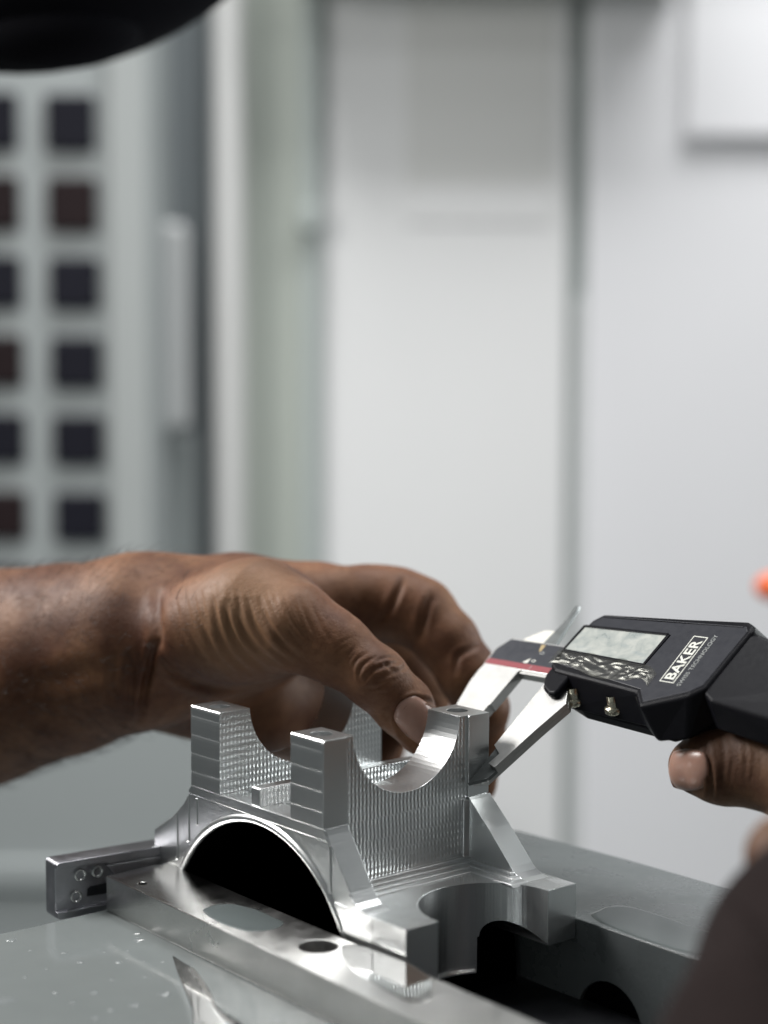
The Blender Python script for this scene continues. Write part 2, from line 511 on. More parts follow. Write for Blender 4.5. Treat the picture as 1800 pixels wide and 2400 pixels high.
# raised band under the ledge and the raised field beside the foot
mesh_obj('ledge_band', *prism([(0.0, -21.21), (55.9, -21.21), (56.5, -22.6), (58.3, -25.0), (56.6, -24.0), (-1.0, -23.6), (-1.4, -22.9)], 0.06, 0.52, 'y'), M['fine'], br, bevel=0.15)
fp = arc((72.2, -31.5), 11.5, 222, 172, 14)
fp = [(62.6, -45.9), (63.35, -40.6), (64.4, -38.6), (65.0, -36.5), (65.1, -34.4), (66.0, -35.35), (67.4, -36.55), (69.5, -37.45), (72.5, -38.0), (74, -38.2), (74, -52), (65.1, -52)]
mesh_obj('foot_field', *prism(fp, 0.05, 0.56, 'y'), M['fine'], br, bevel=0.18)
mesh_obj('mill_ridge', *prism([(57.2, -24.6), (58.1, -25.8), (58.3, -36.0), (57.5, -36.4), (57.1, -36.0)], 0.2, 0.56, 'y'), M['fine'], br, bevel=0.18)
mesh_obj('mill_ridge', *prism([(1.6, -24.4), (2.2, -24.6), (2.3, -31.2), (1.7, -31.6)], 0.25, 0.56, 'y'), M['fine'], br, bevel=0.12)
mesh_obj('mill_ridge', *prism([(-2.6, -25.2), (-1.6, -24.2), (-1.5, -36.5), (-2.5, -37)], 0.2, 0.56, 'y'), M['fine'], br, bevel=0.18)
mesh_obj('mill_ridge', *prism([(-7.9, -30.6), (-7.0, -29.8), (-6.9, -42.5), (-7.8, -43)], 0.2, 0.56, 'y'), M['fine'], br, bevel=0.18)
# chamfered rim of the arch
def rim():
    prof = [(BR-0.02, 0.62), (BR+0.02, 0.30), (BR+0.55, -0.12), (BR+1.1, -0.20), (BR+1.7, -0.02), (BR+2.1, 0.55)]
    V, F = [], []
    n = 96
    for i in range(n+1):
        a = math.radians(14+(166-14)*i/n)
        for r, y in prof:
            V.append((BC[0]+r*math.cos(a), y, BC[1]+r*math.sin(a)))
    k = len(prof)
    for i in range(n):
        for j in range(k-1):
            F.append((i*k+j, i*k+j+1, (i+1)*k+j+1, (i+1)*k+j))
    return mesh_obj('arch_rim', V, F, M['fine'], br, smooth=True)
rim()
# block between the walls, the floor ledge and the small cross rib on it
core = [(13.02, -21.6), (42.88, -21.6)] + arc(BC, BR, math.degrees(math.acos(13.88/BR)), 180-math.degrees(math.acos(15.98/BR)), 30)
mesh_obj('core_block', *prism(core, 7.4, 46.85, 'y'), M['swirl'], br)
mesh_obj('cross_rib', *prism([(0.6, -21.7), (0.6, -16.9), (0.9, -16.55), (53.4, -16.55), (53.4, -21.7)], 26.0, 29.55, 'x'), M['milled'], br, bevel=0.2)
# black liner added so the arch opening reads dark inside
def shade_shell():
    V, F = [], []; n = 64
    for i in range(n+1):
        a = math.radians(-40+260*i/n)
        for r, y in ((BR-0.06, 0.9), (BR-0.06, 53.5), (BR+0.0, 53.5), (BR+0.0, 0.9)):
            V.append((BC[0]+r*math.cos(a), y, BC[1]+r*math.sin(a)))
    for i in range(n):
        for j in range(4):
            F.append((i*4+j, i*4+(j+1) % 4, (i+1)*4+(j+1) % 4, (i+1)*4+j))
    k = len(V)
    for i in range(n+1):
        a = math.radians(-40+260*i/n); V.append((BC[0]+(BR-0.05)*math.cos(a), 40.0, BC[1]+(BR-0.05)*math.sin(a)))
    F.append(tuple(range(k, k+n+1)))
    return mesh_obj('bore_shade_liner', V, F, M['hole_shade'], br)
shade_shell()
# right foot with its half-round recess
fa = arc((85.2, 27.85), 17.9, 268, 92, 72)
foot = [(55.3, 0.15), (85.5, 0.15), (85.5, 9.95)] + fa + [(85.5, 45.75), (85.5, 55.3), (55.3, 55.3)]
ft = mesh_obj('foot', *prism(foot, -60, -38, 'z'), M['bore'], br)
cut(ft, [cyl(BC, 'y', BR+0.06, -5, 60, 96), box(50, 95, 37, 60, -75, -51.5), cyl((41.6, -51.6), 'x', 4.2, 60, 90, 40)])
ft.data.materials.clear(); ft.data.materials.append(M['bore']); ft.data.materials.append(M['fine'])
for p_ in ft.data.polygons:                  # turned marks only on the half-round wall
    c_ = np.array(p_.center)/K
    if not (abs(math.hypot(c_[0]-85.2, c_[1]-27.85)-17.9) < 0.25 and abs(p_.normal[2]) < 0.3): p_.material_index = 1
add_bevel(ft, 0.16, 2, 42)
# milled steps on the foot's top, against the wall
for i, (dx, dz) in enumerate(((7.5, .35), (5.2, .75), (3.2, 1.3), (1.6, 2.0))):
    mesh_obj('floor_step', *prism([(7.4, -38.4), (7.4, -38+dz), (46.9, -38+dz), (46.9, -38.4)], 55.0, 55.1+dx, 'x'), M['fine'], br, bevel=0.22, segs=3)
for i, (dx, dz) in enumerate(((5.5, .4), (3.2, .9), (1.5, 1.6))):
    mesh_obj('floor_step', *prism([(55.05, -38.4), (55.05, -38+dz), (77.0-i*2.2, -38+dz), (77.8-i*2.2, -38.4)], 46.9-dx, 46.9, 'y'), M['fine'], br, bevel=0.22, segs=3)
mesh_obj('corner_ridge', *prism([(54.9, 45.2), (55.9, 45.2), (56.3, 46.9), (54.9, 46.9)], -38.2, -21.5, 'z'), M['fine'], br, bevel=0.2)
mesh_obj('foot_top', *prism([(56.2, 0.4), (85.3, 0.4), (85.3, 9.8)]+[(x, y) for x, y in arc((85.2, 27.85), 18.05, 268, 92, 60)]+[(85.3, 45.9), (85.3, 55.1), (56.2, 55.1)], -38.1, -37.96, 'z'), M['swirl'], br)
mesh_obj('recess_lip', *prism([(x, y) for x, y in arc((85.2, 27.85), 17.8, 268, 150, 40)]+[(x, y) for x, y in arc((85.2, 27.85), 16.9, 150, 268, 40)], -60.4, -59.8, 'z'), M['bore'], br, bevel=0.15)
mesh_obj('left_foot', *prism([(-18.4, 8), (-7.6, 8), (-7.6, 46), (-18.4, 46)], -52, -37.0, 'z'), M['milled'], br, bevel=0.2)

# ------------------------------------------------------------------ block with three holes past the bar's left end
lb = root('mounting_block', (-24, -16, -54), 'dark worn metal block with three shiny holes at the left end of the bar', 'block')
A = math.radians(84)
bx = np.array([math.cos(A), math.sin(A), 0]); bn = np.array([math.sin(A), -math.cos(A), 0])
P0 = np.array([-18.8, -29.2, 0])
def blk(pts2, t0, t1, name, mat, bevel=0.3):
    """pts2 are (along, z); extruded from t0 to t1 behind the face"""
    n = len(pts2); V = []
    for t in (t0, t1):
        for s, z in pts2:
            q = P0+bx*s-bn*t; V.append((q[0], q[1], z))
    F = [tuple(range(n)), tuple(range(2*n-1, n-1, -1))]+[(i, (i+1) % n, n+(i+1) % n, n+i) for i in range(n)]
    return mesh_obj(name, V, F, mat, lb, bevel=bevel)
s_len = 36
fr = blk([(0.3, -56.0), (0, -55), (0, -41.6), (0.6, -41.0), (s_len, -41.0), (s_len, -56.0)], 1.6, 7.5, 'block_body', M['block'], 0.3)
blk([(0, -42.6), (0, -41.4), (0.6, -40.9), (s_len, -40.9), (s_len, -43.6), (15.0, -43.6), (13.6, -42.9)], 0, 1.75, 'upper_lip', M['block'], 0.3)
blk([(0, -55.6), (1.0, -56.1), (s_len, -56.1), (s_len, -54.2), (0, -54.0)], 0, 1.75, 'lower_lip', M['block'], 0.25)
blk([(16.2, -54.3), (16.2, -46.5), (14.0, -43.7), (s_len, -43.7), (s_len, -54.3)], 0.05, 1.75, 'end_pad', M['block'], 0.3)
def ring(s, z, r, name):
    V, F = [], []; n = 28
    prof = [(r*1.0, 1.75), (r*1.05, 0.9), (r*0.8, 0.7), (r*0.62, 1.2), (r*0.6, 3.0)]
    c0 = P0+bx*s
    for i in range(n):
        a = 2*math.pi*i/n
        for rr, t in prof:
            q = c0+bx*rr*math.cos(a)-bn*t; V.append((q[0], q[1], z+rr*math.sin(a)))
    k = len(prof)
    for i in range(n):
        for j in range(k-1):
            i2 = (i+1) % n
            F.append((i*k+j, i*k+j+1, i2*k+j+1, i2*k+j))
    return mesh_obj(name, V, F, M['dowel'], lb, smooth=True)
ring(7.0, -45.4, 1.6, 'hole_sleeve'); ring(12.0, -45.3, 1.55, 'hole_sleeve'); ring(5.8, -51.0, 1.55, 'hole_sleeve')
blk([(9.0, -51.6), (9.2, -49.6), (10.0, -49.0), (15.0, -48.8), (15.0, -51.8)], 1.45, 1.7, 'slot', M['dark_steel'], 0.1)

# ------------------------------------------------------------------ coolant puddles and droplets
def puddle(name, outline, z, mat, label, h=0.12, cat='puddle', n=72, base=None):
    """closed wavy outline (working units) rounded into a thin lens with a meniscus edge"""
    pts = np.array(outline, float)
    d = np.r_[0, np.cumsum(np.linalg.norm(np.diff(np.vstack([pts, pts[:1]]), axis=0), axis=1))]
    P = np.vstack([pts, pts[:1]])
    s = np.linspace(0, d[-1], n, endpoint=False)
    q = np.c_[np.interp(s, d, P[:, 0]), np.interp(s, d, P[:, 1])]
    for _ in range(3):
        q = 0.5*q+0.25*(np.roll(q, 1, 0)+np.roll(q, -1, 0))
    c = q.mean(0); V, F = [], []
    levels = [(1.0, 0.004), (0.985, h*0.6), (0.96, h*0.95), (0.90, h), (0.5, h*0.9)]
    for f, zz in levels:
        for a in q: V.append((*(c+(a-c)*f), z+zz))
    V.append((*c, z+h*0.88))
    L = len(levels)
    for j in range(L-1):
        for i in range(n):
            i2 = (i+1) % n
            F.append((j*n+i, j*n+i2, (j+1)*n+i2, (j+1)*n+i))
    for i in range(n): F.append(((L-1)*n+i, (L-1)*n+(i+1) % n, L*n))
    o = mesh_obj(name, V, F, mat, base=(c[0], c[1], z), smooth=True)
    return tag(o, label, cat)
def zs(pts, z):
    return [onz(px, py, z)[:2] for px, py in pts]
puddle('coolant_puddle', zs([(472, 2132), (505, 2120), (545, 2118), (600, 2131), (640, 2150), (668, 2162), (655, 2175), (612, 2184), (575, 2184), (525, 2168), (490, 2150)], -44.6), -44.59, M['film'],
       'grey oval puddle on top of the steel bar before the arch', 0.10)
puddle('coolant_puddle', zs([(1378, 2140), (1400, 2138), (1415, 2126), (1440, 2121), (1478, 2124), (1560, 2150), (1660, 2185), (1700, 2215), (1660, 2240), (1600, 2232), (1500, 2200), (1400, 2160)], -46.9), -46.89, M['film'],
       'long pale puddle along the front edge of the rear block', 0.12)
M['wet_metal'] = plain('wet_steel', (0.60, 0.60, 0.59), 0.08, metal=1.0, var=0.1)
puddle('coolant_film', zs([(800, 2212), (850, 2216), (955, 2256), (1010, 2290), (1010, 2345), (960, 2350), (900, 2318), (860, 2296), (820, 2270), (800, 2240)], -44.6), -44.59, M['wet_metal'],
       'clear wet film on the steel bar in front of the right foot', 0.05, 'wet film')
puddle('coolant_film', zs([(403, 2238), (413, 2269), (426, 2302), (440, 2335), (451, 2361), (454, 2400), (450, 2450), (610, 2450), (570, 2400), (553, 2391), (527, 2376), (510, 2362), (502, 2349), (494, 2328), (485, 2311), (470, 2290), (456, 2271), (430, 2256)], -54), -53.99, M['wet_metal'],
       'narrow metal streak standing in for the bracket reflection on the wet plate', 0.05, 'wet film', n=150)  # metal sheet cut to the outline of a reflection on the plate
dv = []
spots = [(27, 2203, 13), (150, 2233, 7), (245, 2231, 5), (300, 2228, 4), (188, 2255, 8), (279, 2255, 8), (322, 2188, 9), (325, 2203, 14), (12, 2345, 26), (220, 2326, 9), (385, 2329, 15), (315, 2355, 13), (263, 2296, 6), (130, 2326, 7), (170, 2350, 7),
         (224, 2386, 8), (260, 2367, 6), (70, 2228, 4), (337, 2253, 4), (648, 2388, 12), (297, 2245, 4), (380, 2254, 4), (268, 2218, 4), (60, 2290, 5), (110, 2270, 4), (340, 2290, 5)]
for px, py, r in spots:
    c = onz(px, py, -54); rr = r/FPX*np.linalg.norm(c-CAM)*0.95
    V, F = [], []; n = 16
    el = 0.85+0.4*random.random()
    for f, zz in ((1, 0.0), (0.85, 0.10), (0.5, 0.17)):
        for i in range(n):
            a = 2*math.pi*i/n; w = 1+0.12*math.sin(3*a+px)
            V.append((c[0]+rr*f*w*math.cos(a)*el, c[1]+rr*f*w*math.sin(a)/el, -53.99+zz*min(rr, 1.2)))
    V.append((c[0], c[1], -53.99+0.19*min(rr, 1.2)))
    for j in range(2):
        for i in range(n): F.append((j*n+i, j*n+(i+1) % n, (j+1)*n+(i+1) % n, (j+1)*n+i))
    for i in range(n): F.append((2*n+i, 2*n+(i+1) % n, 3*n))
    dv.append((V, F))
o = mesh_obj('coolant_droplets', *merge(*dv), M['drop'], base=(20, -60, -54), smooth=True)
tag(o, 'pale coolant droplets scattered over the grey plate', 'droplets', kind='stuff')

# ------------------------------------------------------------------ CALIPER
th, ph, ps = math.radians(38.5), math.radians(-3), math.radians(-1)
CN = np.array((math.sin(ph), -math.sin(th)*math.cos(ph), math.cos(th)*math.cos(ph)))
e0 = np.array((1, 0, 0.))-CN*CN[0]; e0 /= np.linalg.norm(e0); c0 = np.cross(CN, e0)
CX = math.cos(ps)*e0+math.sin(ps)*c0; CC = -math.sin(ps)*e0+math.cos(ps)*c0
CT = onx(1101.3, 1831.5, 56.15)
def cp(x, c, h): return CT+CX*x+CC*c+CN*h
def cprism(pts, h0, h1, pts2=None):
    pts2 = pts2 or pts; n = len(pts)
    V = [tuple(cp(x, c, h0)) for x, c in pts]+[tuple(cp(x, c, h1)) for x, c in pts2]
    F = [tuple(range(n)), tuple(range(2*n-1, n-1, -1))]+[(i, (i+1) % n, n+(i+1) % n, n+i) for i in range(n)]
    return V, F

def steel_face():
    t = NT('caliper_steel'); vec = t.coord()
    n = t.noise(vec, 0.35, 5, 0.65); f = t.noise(t.coord((2.6, 0.35, 0.35)), 1.0, 4)
    t.set(Base_Color=t.mix(t.ramp(n, [(0.35, 0.0), (0.7, 1.0)]), (0.47, 0.467, 0.455), (0.52, 0.517, 0.505)), Metallic=1.0, Roughness=t.ramp(n, [(0.3, 0.385), (0.7, 0.42)]))
    t.set(Normal=t.bump(f, 0.04, 0.5)); return t.m
M['cal_steel'] = steel_face()
M['blade'] = plain('dark_blade_steel', (0.16, 0.17, 0.17), 0.4, metal=0.9)
M['black_plastic'] = plain('black_plastic', (0.006, 0.006, 0.008), 0.38, spec=0.09, var=0.2, vscale=0.3, bump=0.01)
M['face_black'] = plain('matt_black_face', (0.014, 0.015, 0.021), 0.45, spec=0.25, var=0.12, vscale=0.2, bump=0.008)
M['scale_black'] = plain('scale_sticker', (0.016, 0.018, 0.026), 0.4, spec=0.4, var=0.1)
M['red'] = plain('red_stripe', (0.22, 0.03, 0.04), 0.42, var=0.15, vscale=0.5)
M['print'] = plain('cream_print', (0.62, 0.62, 0.56), 0.5, var=0.12, vscale=1.2)
M['print_dim'] = plain('dim_print', (0.26, 0.27, 0.26), 0.5, var=0.2, vscale=1.2)
M['brass'] = plain('nickel_brass', (0.62, 0.58, 0.46), 0.25, metal=1.0, var=0.15, vscale=0.8)

cal = root('digital_caliper', tuple(cp(20, 40, -3)), 'black digital caliper clamped on the rear right post of the bracket', 'caliper')
# beam and fixed parts
mesh_obj('beam', *cprism([(-27, 37.2), (56, 37.2), (56, 47.6), (-24.5, 47.6), (-27.5, 43)], -1.5, 1.25), M['cal_steel'], cal, bevel=0.12)
mesh_obj('scale_sticker', *cprism([(-26.6, 39.4), (55, 39.4), (55, 47.2), (-24.3, 47.2), (-26.9, 43)], 1.26, 1.36), M['scale_black'], cal)
mesh_obj('red_stripe', *cprism([(-26.7, 37.45), (55, 37.45), (55, 39.4), (-26.7, 39.4)], 1.26, 1.365), M['red'], cal)
mesh_obj('slide_rail', *cprism([(-12, 36.2), (0, 36.2), (0, 37.4), (-12, 37.4)], -1.4, 0.9), M['cal_steel'], cal)
fj_f = [(-26.6, 37.3), (-27.0, 34.5), (-26.6, 30), (-24.6, 22), (-20, 8), (-18.2, 4.8), (-15.2, 5.6), (-13.25, 9), (-12.9, 24), (-12.55, 24.2), (-12.3, 36.4), (-11.5, 37.3)]
fj_b = [(-26.6, 37.3), (-27.0, 34.5), (-26.6, 30), (-24.6, 22), (-20, 6), (-17.2, 0.6), (-13.3, 0), (-13.25, 8), (-12.9, 24), (-12.55, 24.2), (-12.3, 36.4), (-11.5, 37.3)]
mesh_obj('fixed_jaw', *cprism(fj_f, 1.3, -1.5, fj_b), M['cal_steel'], cal, bevel=0.1)
jaw_root = [(0.1, 36), (1, 40), (9, 38), (9, 34), (12.6, 28.6), (9.6, 19), (6.0, 5.0)]
mesh_obj('moving_jaw', *cprism([(0.05, 11.6)]+jaw_root+[(2.9, 5.7), (3.9, 9.4)], 1.3, -0.05), M['cal_steel'], cal, bevel=0.08)
mesh_obj('moving_jaw', *cprism([(0.05, 8.0)]+jaw_root+[(5.2, 2.4), (0.3, 0.6)], -0.06, -1.6, [(0.05, 8.0)]+jaw_root+[(5.0, 1.4), (0.3, 0.0)]), M['cal_steel'], cal, bevel=0.05)
mesh_obj('knife_edge', *cprism([(0.02, 11.7), (3.95, 9.5), (2.95, 5.7), (6.0, 5.0), (5.3, 2.2), (0.05, -0.9)], 0.25, -0.7), M['blade'], cal, bevel=0.05)  # recessed tip, its shade put into a darker steel
mesh_obj('inside_blade', *cprism([(-14.4, 47.5), (-9.0, 47.5), (-9.8, 52), (-11.6, 62.5), (-12.4, 64.3), (-13.4, 63.8), (-13.2, 58)], -1.4, -0.6), M['blade'], cal, bevel=0.1)
mesh_obj('inside_blade', *cprism([(-25, 47.4), (-13.4, 47.4), (-13.0, 52.5), (-14.5, 55.0), (-19, 54.6), (-23.5, 51)], -2.6, -1.7), plain('pale_blade', (0.66, 0.64, 0.58), 0.4, var=0.1), cal, bevel=0.2)
# slider body
HB = 4.0
body_f = [(0.9, 38.2), (0.1, 39.6), (-0.2, 42.3), (1.0, 46.0), (2.6, 55.6), (4.9, 58.2), (32, 60.0), (52.0, 61.6), (54.6, 60.2), (55.2, 58.2), (54.0, 38.6), (51.0, 36.0), (38.9, 29.9), (34.6, 34.0), (3.4, 36.6)]
body_b = [(2.4, 33.4), (0.6, 36.4), (0.0, 42.3), (1.2, 46.4), (3.2, 58.4), (5.5, 60.4), (32, 61.6), (52.6, 63.0), (56.4, 62), (57.8, 59), (57.0, 37.6), (50.6, 28.7), (43.2, 26.4), (36.4, 30.2), (8.6, 31.2)]
mesh_obj('slider_body', *cprism(body_f, HB, -4.2, body_b), M['black_plastic'], cal, bevel=0.9, segs=4, angle=20)
mesh_obj('slider_back', *cprism([(2, 35), (2, 57), (54, 59), (54, 36), (44, 30), (12, 32)], -4.25, -8.0), M['black_plastic'], cal, bevel=0.8, segs=3)
mesh_obj('slider_lip', *cprism([(0.6, 38.4), (0.9, 34.8), (3.2, 31.0), (6.8, 29.2), (9.2, 29.6), (9.4, 36.6)], 3.5, 0.9), M['black_plastic'], cal, bevel=1.0, segs=4)
inner = [(1.4, 42.6), (3.6, 55.2), (5.4, 57.0), (32, 58.3), (52.6, 59.8), (54.0, 58.2), (52.9, 39.6), (50.4, 37.0), (39.2, 31.4), (35.4, 35.2), (3.4, 39.0)]
mesh_obj('face_plate', *cprism(inner, HB-0.3, HB+0.10), M['face_black'], cal, bevel=0.2)
mesh_obj('face_groove', *cprism([(5.5, 57.0), (52.0, 59.3), (52.0, 59.55), (5.5, 57.3)], HB+0.05, HB+0.28), M['face_black'], cal, bevel=0.06)
ec = [(54.0, 37.6), (57, 36.0), (104, 35.6), (104, 50), (84, 52), (62, 57.5), (56.6, 58.6), (54.6, 57.5)]
eb = [(54.0, 36.0), (57, 33.4), (104, 32.0), (104, 52), (84, 54), (64, 60.5), (57, 61.4), (54.6, 60.2)]
ev = [tuple(cp(x, c, 3.5-0.26*max(0, x-55)**0.9)) for x, c in ec]+[tuple(cp(x, c, min(-4.2, 1.0-0.26*max(0, x-55)))) for x, c in eb]
n_ = len(ec)
mesh_obj('end_cover', ev, [tuple(range(n_)), tuple(range(2*n_-1, n_-1, -1))]+[(i, (i+1) % n_, n_+(i+1) % n_, n_+i) for i in range(n_)], M['black_plastic'], cal, bevel=0.7, segs=3)
# display window
def lcd():
    t = NT('worn_display'); vec = t.coord()
    n = t.noise(vec, 0.22, 5, 0.65, 0.6); n2 = t.noise(t.coord((0.12, 0.35, 0.35)), 1.0, 4)
    c = t.mix(t.ramp(n, [(0.36, 0.0), (0.64, 1.0)]), (0.26, 0.285, 0.275), (0.38, 0.39, 0.36))
    c = t.mix(t.ramp(n2, [(0.52, 0.0), (0.72, 0.6)]), c, (0.21, 0.25, 0.26))
    t.set(Base_Color=c, Roughness=t.ramp(n, [(0.3, 0.22), (0.7, 0.5)]), Specular_IOR_Level=0.4)
    return t.m
mesh_obj('display_frame', *merge(cprism([(0.9, 43.4), (31.2, 42.5), (31.2, 43.2), (1.7, 44.2)], HB, HB+0.35), cprism([(30.4, 43.2), (31.2, 43.2), (32.0, 53.9), (30.9, 53.5)], HB, HB+0.35),
         cprism([(2.2, 52.6), (31.0, 53.4), (31.2, 54.2), (2.0, 53.4)], HB, HB+0.35), cprism([(0.8, 44.0), (1.5, 44.0), (2.4, 53.2), (1.5, 53.2)], HB, HB+0.35)), M['black_plastic'], cal, bevel=0.1)
mesh_obj('display', *cprism([(1.4, 44.0), (30.6, 43.0), (31.0, 53.6), (2.2, 52.9)], HB+0.02, HB+0.16), lcd(), cal)

def text(name, s, at_x, at_c, h, size, mat, along='c', parent=cal, weight=0.0, space=1.0, sx=1.0):
    cu = bpy.data.curves.new('lettering', 'FONT'); cu.body = s; cu.size = 1.0; cu.offset = weight; cu.space_character = space
    cu.extrude = 0.0
    tmp = bpy.data.objects.new('lettering', cu); COL.objects.link(tmp)
    dg = bpy.context.evaluated_depsgraph_get(); dg.update()
    me = bpy.data.meshes.new_from_object(tmp.evaluated_get(dg))
    V = np.array([v.co[:] for v in me.vertices]); F = [tuple(p.vertices) for p in me.polygons]
    bpy.data.objects.remove(tmp); bpy.data.meshes.remove(me); bpy.data.curves.remove(cu)
    V = V*size; V[:, 0] *= sx
    if along == 'c': W = [tuple(cp(at_x-y, at_c+x, h)) for x, y, _ in V]
    else: W = [tuple(cp(at_x+x, at_c+y, h)) for x, y, _ in V]
    return mesh_obj(name, W, F, mat, parent), V
# maker's frame and words on the face (same marks as in the photograph)
ht = HB+0.13
fx0, fx1, fc0, fc1 = 39.3, 44.0, 38.6, 54.6
lw = 0.28
mesh_obj('logo_frame', *merge(cprism([(fx0, fc0), (fx0+lw, fc0), (fx0+lw, fc1), (fx0, fc1)], ht, ht+.02), cprism([(fx1-lw, fc0), (fx1, fc0), (fx1, fc1), (fx1-lw, fc1)], ht, ht+.02),
         cprism([(fx0+lw, fc0), (fx1-lw, fc0), (fx1-lw, fc0+lw), (fx0+lw, fc0+lw)], ht, ht+.02), cprism([(fx0+lw, fc1-lw), (fx1-lw, fc1-lw), (fx1-lw, fc1), (fx0+lw, fc1)], ht, ht+.02)), M['print'], cal)
text('logo_lettering', 'BAKER', 43.1, fc0+0.85, ht+0.02, 4.3, M['print'], weight=0.022, space=1.04, sx=1.03)
text('small_lettering', 'SWISS TECHNOLOGY', 46.5, fc0-0.6, ht+0.02, 1.75, M['print_dim'], weight=0.008, space=1.05)
# scale figures on the beam
text('scale_figure', '0', -8.2, 43.3, 1.40, 2.3, M['print_dim'])
text('scale_figure', '0', -9.0, 40.3, 1.40, 2.0, M['print'])
mesh_obj('scale_mark', *cprism([(-13.4, 39.7), (-11.4, 39.7), (-11.4, 41.6)], 1.37, 1.39), M['print'], cal)
mesh_obj('scale_mark', *cprism([(-9.2, 37.7), (-9.0, 37.7), (-8.9, 39.2), (-9.1, 39.2)], 1.37, 1.385), M['print_dim'], cal)
mesh_obj('scale_mark', *cprism([(-11.6, 46.8), (-10.7, 44.4), (-10.0, 44.4), (-9.9, 46.8)], 1.37, 1.385), plain('ochre_mark', (0.35, 0.26, 0.12), 0.5), cal)
# two clamp screws on the lower edge
def screw(x, c, h, name):
    V, F = [], []; n = 28
    ax_c = -CC*0.45-CN*0.89; u = CX; w = np.cross(ax_c, u)
    prof = [(1.7, -1.2), (1.7, 1.6), (1.8, 1.7), (2.5, 1.8), (2.65, 2.3), (2.5, 3.3), (1.8, 3.8), (0.0, 3.95)]
    o0 = cp(x, c, h)
    for i in range(n):
        a = 2*math.pi*i/n
        for r, t in prof: V.append(tuple(o0+ax_c*t+(u*math.cos(a)+w*math.sin(a))*r))
    k = len(prof)
    for i in range(n):
        for j in range(k-1):
            i2 = (i+1) % n; F.append((i*k+j, i*k+j+1, i2*k+j+1, i2*k+j))
    o = mesh_obj(name, V, F, M['brass'], cal, smooth=True)
    s, sf = [], []
    for a, b in ((-2.1, -.3), (2.1, -.3), (2.1, .3), (-2.1, .3)):
        s.append(tuple(o0+ax_c*3.98+(u*.8+w*.6)*a+(-u*.6+w*.8)*b))
    for q in list(s): s.append(tuple(np.array(q)-ax_c*0.5))
    mesh_obj('slot', s, [(0, 1, 2, 3), (7, 6, 5, 4), (0, 4, 5, 1), (1, 5, 6, 2), (2, 6, 7, 3), (3, 7, 4, 0)], M['black_plastic'], o)
screw(10.6, 33.9, 0.2, 'clamp_screw'); screw(25.0, 33.6, 0.2, 'clamp_screw')
# crumpled clear tape along the display's lower edge
def tape():
    t = NT('clear_tape')
    gl = t.node('ShaderNodeBsdfGlossy'); gl.inputs['Roughness'].default_value = 0.30; gl.inputs['Color'].default_value = (0.22, 0.22, 0.20, 1)
    tr = t.node('ShaderNodeBsdfTransparent'); tr.inputs['Color'].default_value = (0.86, 0.86, 0.84, 1)
    fr = t.node('ShaderNodeLayerWeight'); fr.inputs['Blend'].default_value = 0.34
    mx = t.node('ShaderNodeMixShader')
    t.link(t.math('ADD', t.math('MULTIPLY', fr.outputs['Fresnel'], 0.25), 0.015), mx.inputs[0]); t.link(tr.outputs[0], mx.inputs[1]); t.link(gl.outputs[0], mx.inputs[2])
    t.link(mx.outputs[0], t.n['Material Output'].inputs['Surface'])
    t.n.remove(t.b)
    return t.m
def tape_mesh():
    nx, ny = 120, 22; V, F = [], []
    r = np.random.default_rng(5)
    fold = r.normal(size=(nx//7+3, ny//2+3))
    fine = r.normal(size=(nx+1, ny+1))
    for i in range(nx+1):
        for j in range(ny+1):
            u = i/nx; v = j/ny
            x = -0.4+37.5*u
            c_lo = 38.7-3.0*u+0.8*math.sin(9*u)+(1.6 if u > .8 else 0)*math.sin((u-.8)*15)
            c_hi = 43.9-0.9*u+0.5*math.sin(21*u+1)-(2.5*(u-.85)/.15 if u > .85 else 0)
            c = c_lo+(c_hi-c_lo)*v
            a, b = i/7.5, j/2.8; i0, j0 = int(a), int(b); fa_, fb_ = a-i0, b-j0
            nz = (fold[i0, j0]*(1-fa_)*(1-fb_)+fold[i0+1, j0]*fa_*(1-fb_)+fold[i0, j0+1]*(1-fa_)*fb_+fold[i0+1, j0+1]*fa_*fb_)
            edge = min(1, 4*v, 4*(1-v), 12*u, 12*(1-u))
            h = HB+0.30+abs(nz)*0.26*edge+abs(fine[i, j])*0.006
            V.append(tuple(cp(x+0.25*nz*edge, c, h)))
    for i in range(nx):
        for j in range(ny):
            k = i*(ny+1)+j; F.append((k, k+1, k+ny+2, k+ny+1))
    return mesh_obj('tape', V, F, tape(), cal, smooth=True)
tape_mesh()
